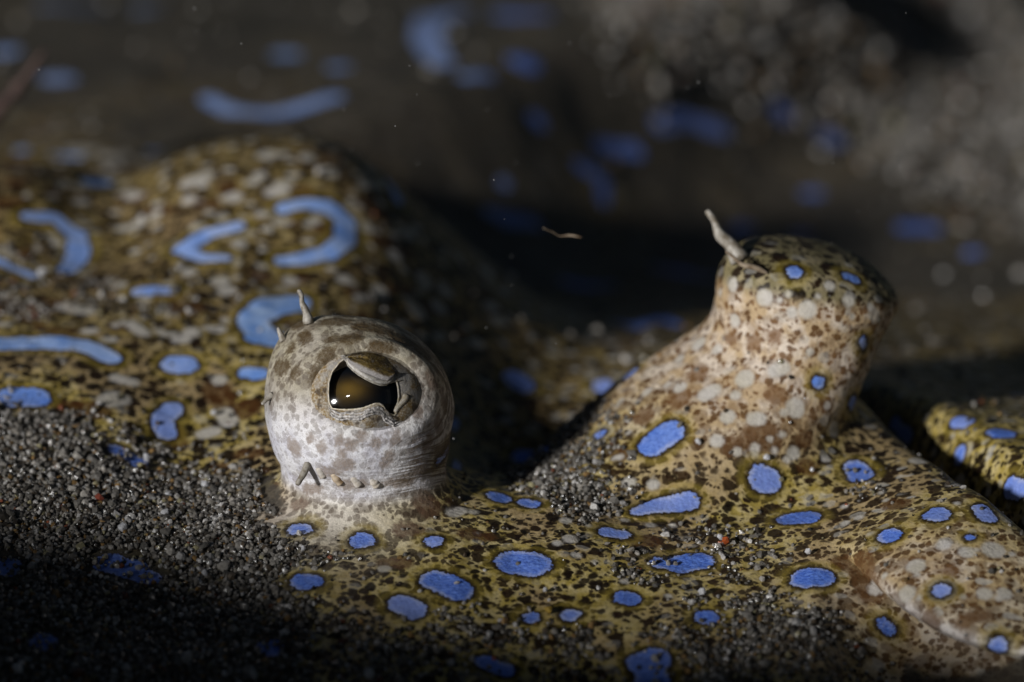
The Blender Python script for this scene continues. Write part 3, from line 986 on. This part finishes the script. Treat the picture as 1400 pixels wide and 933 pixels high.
def eye(parent_eye, xform):
    """iris, pupil rim, flap, frill and lens; xform maps points of the near eye to their place"""
    N = 160
    inner = dense(PUPIL, N)
    cen = np.array([0.0, -0.05])
    ang = np.unwrap(np.arctan2(inner[:, 1] - cen[1], inner[:, 0] - cen[0]))
    a0 = ang[0]
    sgn = np.sign(ang[-1] - ang[0])
    ang = a0 + sgn * np.linspace(0, 2 * math.pi, N, endpoint=False) * 0.35 + (ang - a0) * 0.65
    outer = np.stack([1.10 * EAX * np.cos(ang), 1.10 * EBX * np.sin(ang)], -1)
    K = 12
    V, E = [], []
    for k in range(-2, K + 1):
        f = max(k, 0) / K
        p = inner * (1 - f) + outer * f
        depth = 0.22 - 0.20 * math.sin(math.pi * min(f * 1.1, 1.0)) + 0.12 * f + (0.12 * -k if k < 0 else 0)
        V.append(eye_point(p[:, 0], p[:, 1], depth))
        E += [f] * N
    V = np.concatenate(V)
    i = np.arange(V.shape[0]).reshape(-1, N)
    F = np.stack([i[:-1], np.roll(i[:-1], -1, 1), np.roll(i[1:], -1, 1), i[1:]], -1).reshape(-1, 4)
    o = make_mesh('iris', xform(V), F, M_IRIS, True, parent_eye)
    attr(o, 'edge', E)
    # lens: a dark glossy dome behind the pupil
    aa, bb = np.meshgrid(np.linspace(-1, 1, 40), np.linspace(-1, 1, 30))
    A, B = aa * 2.5, bb * 1.9
    dep = 0.95 - 0.62 * np.exp(-((A + 0.3) ** 2 / 2.2 + (B + 0.1) ** 2 / 1.2))
    V = eye_point(A, B, dep).reshape(-1, 3)
    i = np.arange(A.size).reshape(A.shape)
    F = np.stack([i[:-1, :-1], i[:-1, 1:], i[1:, 1:], i[1:, :-1]], -1).reshape(-1, 4)
    o = make_mesh('lens', xform(V), F, M_LENS, True, parent_eye)
    attr(o, 'glow', np.exp(-(((A + 0.95) / 0.9) ** 2 + ((B + 0.05) / 0.55) ** 2)).ravel())
    # clear cornea over the iris
    rr_, th = np.meshgrid(np.linspace(0.02, 1.03, 16), np.linspace(0, 2 * math.pi, 48, endpoint=False), indexing='ij')
    V = eye_point(rr_ * EAX * np.cos(th), rr_ * EBX * np.sin(th), -0.30 * (1 - rr_ ** 2) + 0.10).reshape(-1, 3)
    i = np.arange(rr_.size).reshape(rr_.shape)
    F = np.stack([i[:-1], i[1:], np.roll(i[1:], -1, 1), np.roll(i[:-1], -1, 1)], -1).reshape(-1, 4)
    make_mesh('cornea', xform(V), F, M_CORNEA, True, parent_eye)
    # rim of the pupil, bright left and below
    rim_p = dense(PUPIL[:25], 90, False)
    rr = 0.035 + 0.02 * np.abs(np.sin(np.arange(90) * 1.7)) * (np.arange(90) > 36)
    Vt, Ft = tube(eye_point(rim_p[:, 0], rim_p[:, 1], 0.17), rr, 8)
    make_mesh('pupil_rim', xform(np.array(Vt)), Ft, M_RIM, True, parent_eye)
    # silvery frill under the pupil: ruffled double fold
    for off, r0, dd in ((0.12, 0.085, 0.14), (0.28, 0.08, 0.08), (0.42, 0.06, 0.05)):
        fp = dense(ab([(452, 553), (462, 563), (476, 565), (492, 564), (504, 560), (514, 556.5), (522, 557), (528, 565), (540, 571), (549, 566)]), 120, False)
        nn = np.arange(120)
        wob = 0.02 * vnoise(nn * 0.4, nn * 0 + off * 50, 1.0) + 0.05 * vnoise(nn * 0.13, nn * 0 + 7, 1.0)
        taper = np.clip(np.minimum(nn, 119 - nn) / 14.0, 0.15, 1)
        Vt, Ft = tube(eye_point(fp[:, 0], fp[:, 1] - off + 0.10 + wob, dd), (r0 + 0.022 * vnoise(nn * 0.45, nn * 0 + off * 90, 1.0)) * taper, 8)
        make_mesh('frill', xform(np.array(Vt)), Ft, M_FRILL, True, parent_eye)
    # golden knob on the snout side of the pupil
    kp = ab([(541, 561), (543, 556), (548, 549), (553, 543), (556, 535)])
    kp = smooth_path(kp, 16)
    Vt, Ft = tube(eye_point(kp[:, 0], kp[:, 1], 0.16), np.linspace(0.10, 0.2, 16) * np.r_[0.5, np.ones(14), 0.6], 8)
    make_mesh('pupil_knob', xform(np.array(Vt)), Ft, M_RIM, True, parent_eye)
    # flap that hangs over the pupil from above
    n = 60
    lo = dense(flap_lower, n, False)[::-1]       # left -> right
    hi = dense(FLAP_TOP, n, False)
    V = []
    K = 12
    for k in range(-1, K + 1):
        f = max(k, 0) / K
        p = lo * (1 - f) + hi * f
        dep = 0.0 - 0.22 * np.sin(math.pi * np.clip(f, 0, 1) ** 0.6) + 0.34 * f * f - 0.10 * np.exp(-((f - 0.22) / 0.10) ** 2) + (0.38 if k < 0 else 0)
        dep = dep + 0.10 * np.exp(-((f - 0.48) / 0.08) ** 2)
        V.append(eye_point(p[:, 0], p[:, 1], dep))
    V = np.concatenate(V)
    i = np.arange(len(V)).reshape(-1, n)
    F = np.stack([i[:-1, :-1], i[:-1, 1:], i[1:, 1:], i[1:, :-1]], -1).reshape(-1, 4)
    fl = make_mesh('pupil_flap', xform(V), F, M_FLAP, True, parent_eye)
    attr(fl, 'edge', np.repeat([max(k, 0) / K for k in range(-1, K + 1)], n))
    ep = dense(flap_lower, 70, False)
    nn = np.arange(70)
    er = (0.135 + 0.03 * vnoise(nn * 0.31, nn * 0, 1.0)) * np.clip(np.minimum(nn, 69 - nn) / 9.0, 0.2, 1)
    Vt, Ft = tube(eye_point(ep[:, 0], ep[:, 1] + 0.05, 0.0), er * 0.55, 8)
    make_mesh('flap_edge', xform(np.array(Vt)), Ft, M_FLAPEDGE, True, fl if False else parent_eye)


near_eye = bpy.data.objects.new('eye', None)
col.objects.link(near_eye)
near_eye.parent = fish
near_eye['label'] = 'raised eye with ragged black pupil and pale lid flap'
eye(near_eye, lambda V: V)

# tentacles and papillae -----------------------------------------------------
def tentacle(pxs, radii_px, mat, name='tentacle', lift=0.0, toward=0.0):
    """first pixel touches the skin, the others rise from it in the plane facing the lens"""
    root, nrm = on_skin(*pxs[0])
    dep = (root - CAM) @ FWD
    pts = []
    for i, (x, y) in enumerate(pxs):
        d = pixel_dir(x, y)
        q_ = CAM + d * ((dep - toward * i / max(len(pxs) - 1, 1)) / (d @ FWD))
        pts.append(q_)
    path = smooth_path(pts, 14)
    rad = np.interp(np.linspace(0, 1, 14), np.linspace(0, 1, len(radii_px)), radii_px) * mm_per_px(root) * 0.72
    rad[-1] *= 0.7
    rad = rad * (1 + 0.16 * vnoise(np.arange(14) * 0.6, np.full(14, pxs[0][0] * 1.3), 1.0))
    V, F = tube(path, rad, 12)
    return make_mesh(name, V, F, mat, True, fish)


tentacle([(422, 443), (419, 428), (413, 414), (412, 404), (408, 396)], [12, 7.5, 5.2, 4.4, 4.8], M_TENT)
tentacle([(388, 466), (383, 456), (380, 448)], [8, 5, 3], M_TENT, 'papilla')
tentacle([(372, 540), (364, 547), (358, 553)], [7, 4, 3], M_TENT, 'papilla', toward=0.3)
tentacle([(421, 634), (415, 648), (406, 663)], [8, 6.5, 5], M_TENT, toward=0.45)
for (x, y), (x2, y2), r_, m_ in (((442, 652), (435, 639), 7.5, M_NUB), ((466, 661), (455, 647), 8.5, M_TENTB), ((491, 664), (481, 649), 8.5, M_NUB), ((516, 665), (507, 653), 9, M_NUB)):
    tentacle([(x, y), ((x + x2) / 2, (y + y2) / 2), (x2, y2)], [r_, r_, r_ * 0.85], m_, 'papilla', toward=0.25)
tentacle([(1012, 356), (1000, 336), (984, 321), (977, 303), (966, 288)], [21, 13, 10.5, 6, 6.5], M_TENT)

# ------------------------------------------------------------------ sand grains
phi = (1 + 5 ** 0.5) / 2
ICO = np.array([(-1, phi, 0), (1, phi, 0), (-1, -phi, 0), (1, -phi, 0), (0, -1, phi), (0, 1, phi), (0, -1, -phi), (0, 1, -phi), (phi, 0, -1), (phi, 0, 1), (-phi, 0, -1), (-phi, 0, 1)]) / math.hypot(1, phi)
ICF = np.array([(0, 11, 5), (0, 5, 1), (0, 1, 7), (0, 7, 10), (0, 10, 11), (1, 5, 9), (5, 11, 4), (11, 10, 2), (10, 7, 6), (7, 1, 8), (3, 9, 4), (3, 4, 2), (3, 2, 6), (3, 6, 8), (3, 8, 9), (4, 9, 5), (2, 4, 11), (6, 2, 10), (8, 6, 7), (9, 8, 1)])
TINTS = np.array([(0.30, 0.28, 0.25), (0.20, 0.19, 0.175), (0.42, 0.40, 0.37), (0.055, 0.048, 0.04), (0.11, 0.085, 0.06), (0.66, 0.65, 0.64), (0.34, 0.21, 0.08), (0.30, 0.10, 0.05), (0.36, 0.33, 0.20)])
TW = np.array([0.24, 0.22, 0.14, 0.13, 0.08, 0.10, 0.05, 0.01, 0.03])


def rand_rot(n):
    q_ = rng.normal(size=(n, 4))
    q_ /= np.linalg.norm(q_, axis=1)[:, None]
    w, x, y, z = q_.T
    return np.stack([np.stack([1 - 2 * (y * y + z * z), 2 * (x * y - z * w), 2 * (x * z + y * w)], -1),
                     np.stack([2 * (x * y + z * w), 1 - 2 * (x * x + z * z), 2 * (y * z - x * w)], -1),
                     np.stack([2 * (x * z - y * w), 2 * (y * z + x * w), 1 - 2 * (x * x + y * y)], -1)], 1)


def grain_mesh(name, C, R, label, tint=None):
    n = len(C)
    base = ICO[None] * rng.uniform(0.72, 1.18, (n, 12, 1))
    base = base * (R[:, None] * rng.uniform(0.65, 1.25, (n, 3)))[:, None, :]
    V = np.einsum('nij,nkj->nki', rand_rot(n), base) + C[:, None, :]
    F = ICF[None] + (np.arange(n) * 12)[:, None, None]
    o = make_mesh(name, V.reshape(-1, 3), F.reshape(-1, 3), M_GRAIN, False)
    if tint is None:
        tint = TINTS[rng.choice(len(TINTS), n, p=TW)] * rng.uniform(0.6, 1.5, (n, 1)) * np.array([1.0, 0.98, 0.95])
    attr_col(o, 'tint', np.repeat(tint, 12, axis=0))
    tag(o, label, 'sand', kind='stuff')
    return o


def drop(XY):
    Z = np.full(len(XY), np.nan)
    down = Vector((0, 0, -1))
    for i, (x, y) in enumerate(XY):
        h = BVH.ray_cast(Vector((x, y, 40.0)), down)
        if h[0] is not None:
            Z[i] = h[0].z
    return Z


def scatter(n, x0, x1, y0, y1, rmin, rmax, pile, keep_spots=True):
    XY = np.stack([rng.uniform(x0, x1, n), rng.uniform(y0, y1, n)], -1)
    guess = np.column_stack([XY, terrain(XY[:, 0], XY[:, 1])])
    D = sand_density(guess)
    r1 = np.hypot(XY[:, 0] - EYE_C[0], XY[:, 1] - EYE_C[1])
    D[r1 < 5.4] = 0
    D *= 1 - 0.93 * gauss(XY[:, 0], XY[:, 1], TUR2[0] + 3.5, TUR2[1] + 1, 6, 5)
    px, py = project(guess)
    inview = (px > -480) & (px < 1760) & (py > -120) & (py < 1120)
    ok = (rng.random(n) < D) & inview
    XY, D = XY[ok], D[ok]
    Z = drop(XY)
    ok = ~np.isnan(Z)
    XY, D, Z = XY[ok], D[ok], Z[ok]
    R = np.exp(rng.uniform(np.log(rmin), np.log(rmax), len(XY)))
    R = np.where(rng.random(len(R)) < 0.04, R * 1.8, R)
    Z = Z + R * rng.uniform(-0.3, 0.6, len(R)) + pile * sstep(0.5, 1.0, D) * rng.random(len(R))
    return np.column_stack([XY, Z]), R


C1, R1 = scatter(205000, -46, 38, -27, 22, 0.065, 0.19, 0.16)
C2, R2 = scatter(46000, -40, 62, 22, 175, 0.16, 0.42, 0.2)
# grains that hide a blue ocellus fully are swept off, as most stay readable in the drift
from mathutils.kdtree import KDTree
bi = np.nonzero(BL < 0.0)[0]
kd = KDTree(len(bi))
for j, v in enumerate(PV[bi]):
    kd.insert(Vector(v), j)
kd.balance()


def sweep(C, R, p):
    keep = np.ones(len(C), bool)
    for j, c in enumerate(C):
        d = kd.find(Vector(c))[2]
        if d is not None and d < 0.55 and random.random() < p:
            keep[j] = False
    return C[keep], R[keep]


C1, R1 = sweep(C1, R1, 0.80)
C2, R2 = sweep(C2, R2, 0.7)
print('grains', len(C1), len(C2), 'body verts', len(PV))
grain_mesh('sand_grains', C1, R1, 'loose grey and amber sand grains drifted over the cheek of the fish')
grain_mesh('far_sand_grains', C2, R2, 'dim grey sand grains covering the bed behind the fish')

# ------------------------------------------------------------------ small separate things
def grain_thing(px, py, rpx, tint, name, label, group=None, cat='grain'):
    h, nrm = on_skin(px, py)
    if h is None:
        return
    r = rpx * mm_per_px(h)
    base = ICO * rng.uniform(0.75, 1.15, (12, 1)) * rng.uniform(0.75, 1.2, 3) * r
    V = base @ rand_rot(1)[0].T
    o = make_mesh(name, V, ICF, M_GRAIN, False)
    o.location = Vector((h + np.array([0, 0, 0.75 * r + 0.1])) * MM)
    attr_col(o, 'tint', np.tile(tint, (12, 1)))
    tag(o, label, cat, group)


grain_thing(992, 745, 6, (0.55, 0.12, 0.03), 'orange_grain', 'small bright orange grain lying on the speckled cheek', cat='grain')
grain_thing(136, 687, 7, (0.33, 0.08, 0.05), 'red_grain', 'dull red grain lying among grey sand', cat='grain')
grain_thing(750, 840, 6, (0.45, 0.3, 0.05), 'amber_grain', 'amber yellow grain lying beside two round blue spots', cat='grain')
IN_SAND = ('glinting white grain lying among the grey sand drift', 'white grains in the sand drift')
ON_SKIN = ('lone white sand grain resting on bare speckled skin', 'white grains on bare skin')
for x, y, r_, (lab, grp) in (
        (1048, 632, 6, ('white sand grain on the round blue spot at the foot of the far stalk', None)),
        (1110, 648, 5, ON_SKIN), (960, 815, 6, ON_SKIN), (745, 812, 5, ON_SKIN), (415, 755, 5, ON_SKIN),
        (57, 380, 7, ('white sand grain at the end of the hooked blue mark on the gill fold', None)),
        (955, 610, 6, ('white sand grain beside the long slanted blue spot on the far stalk', None)),
        (985, 740, 5, ('white sand grain beside the bright orange grain', None)),
        (1105, 760, 5, ('white sand grain just above the widest blue spot on the snout', None)),
        (292, 570, 5, ('white sand grain touching a cream spot beside the near eye', None)),
        (280, 668, 6, IN_SAND), (226, 708, 6, IN_SAND), (168, 728, 7, IN_SAND), (230, 683, 5, IN_SAND), (200, 632, 6, IN_SAND), (280, 790, 6, IN_SAND)):
    grain_thing(x, y, r_, (0.80, 0.80, 0.82), 'white_grain', lab, grp, 'grain')

# dark twig standing up behind, at the edge of the gill cover fold
def at_depth(px, py, y_mm):
    d = pixel_dir(px, py)
    return CAM + d * ((y_mm - CAM[1]) / d[1])


pts = [at_depth(-30, 190, 47), at_depth(0, 148, 47.5), at_depth(24, 122, 48), at_depth(45, 92, 48), at_depth(62, 68, 48)]
V, F = tube(smooth_path(pts, 18), np.interp(np.linspace(0, 1, 18), [0, 0.45, 0.5, 0.55, 1], [0.6, 0.42, 0.6, 0.34, 0.12]), 10)
tag(make_mesh('twig', V, F, M_TWIG), 'dark brown pointed twig sticking up beside the gill cover fold', 'twig')

# fine strands: one on the cap of the far stalk, one hanging over the gill cover
root, _ = on_skin(1040, 372)
dep = root[1] - 0.3
pts = [at_depth(992, 344, dep), at_depth(1003, 352, dep), at_depth(1015, 362, dep), at_depth(1032, 366, dep), at_depth(1050, 374, dep)]
V, F = tube(smooth_path(pts, 18), np.interp(np.linspace(0, 1, 18), [0, 0.3, 0.6, 0.85, 1], [0.05, 0.08, 0.15, 0.15, 0.06]), 8)
tag(make_mesh('plant_strand', V, F, M_FIBRE), 'brown shred of weed caught on the cap of the far eye stalk', 'strand')
hp, _ = on_skin(770, 330)
pts = [at_depth(742, 312, 8), at_depth(756, 318, 8), at_depth(765, 323, 8), at_depth(780, 322, 8), at_depth(796, 325, 8)]
V, F = tube(smooth_path(pts, 18), np.interp(np.linspace(0, 1, 18), [0, 0.5, 0.7, 0.9, 1], [0.015, 0.02, 0.06, 0.06, 0.02]), 6)
tag(make_mesh('drifting_fibre', V, F, M_FIBRE), 'thin brown fibre drifting in the water above the dark pit', 'fibre')

# a few specks hanging in the water
SP = [(x_, y_) for x_, y_ in zip(rng.uniform(0, 1400, 30), rng.uniform(0, 460, 30))] + [(268, 453), (1100, 545), (1230, 228), (1245, 560), (470, 150), (570, 130), (665, 448), (690, 300), (1130, 510), (940, 120), (1390, 690), (480, 205), (620, 600), (560, 90), (330, 60), (760, 470)]
C = np.array([at_depth(x, y, rng.uniform(-14, 20)) for x, y in SP])
grain_mesh('suspended_specks', C, rng.uniform(0.015, 0.045, len(C)), 'tiny pale specks hanging in the dark water', np.full((len(C), 3), 0.7))
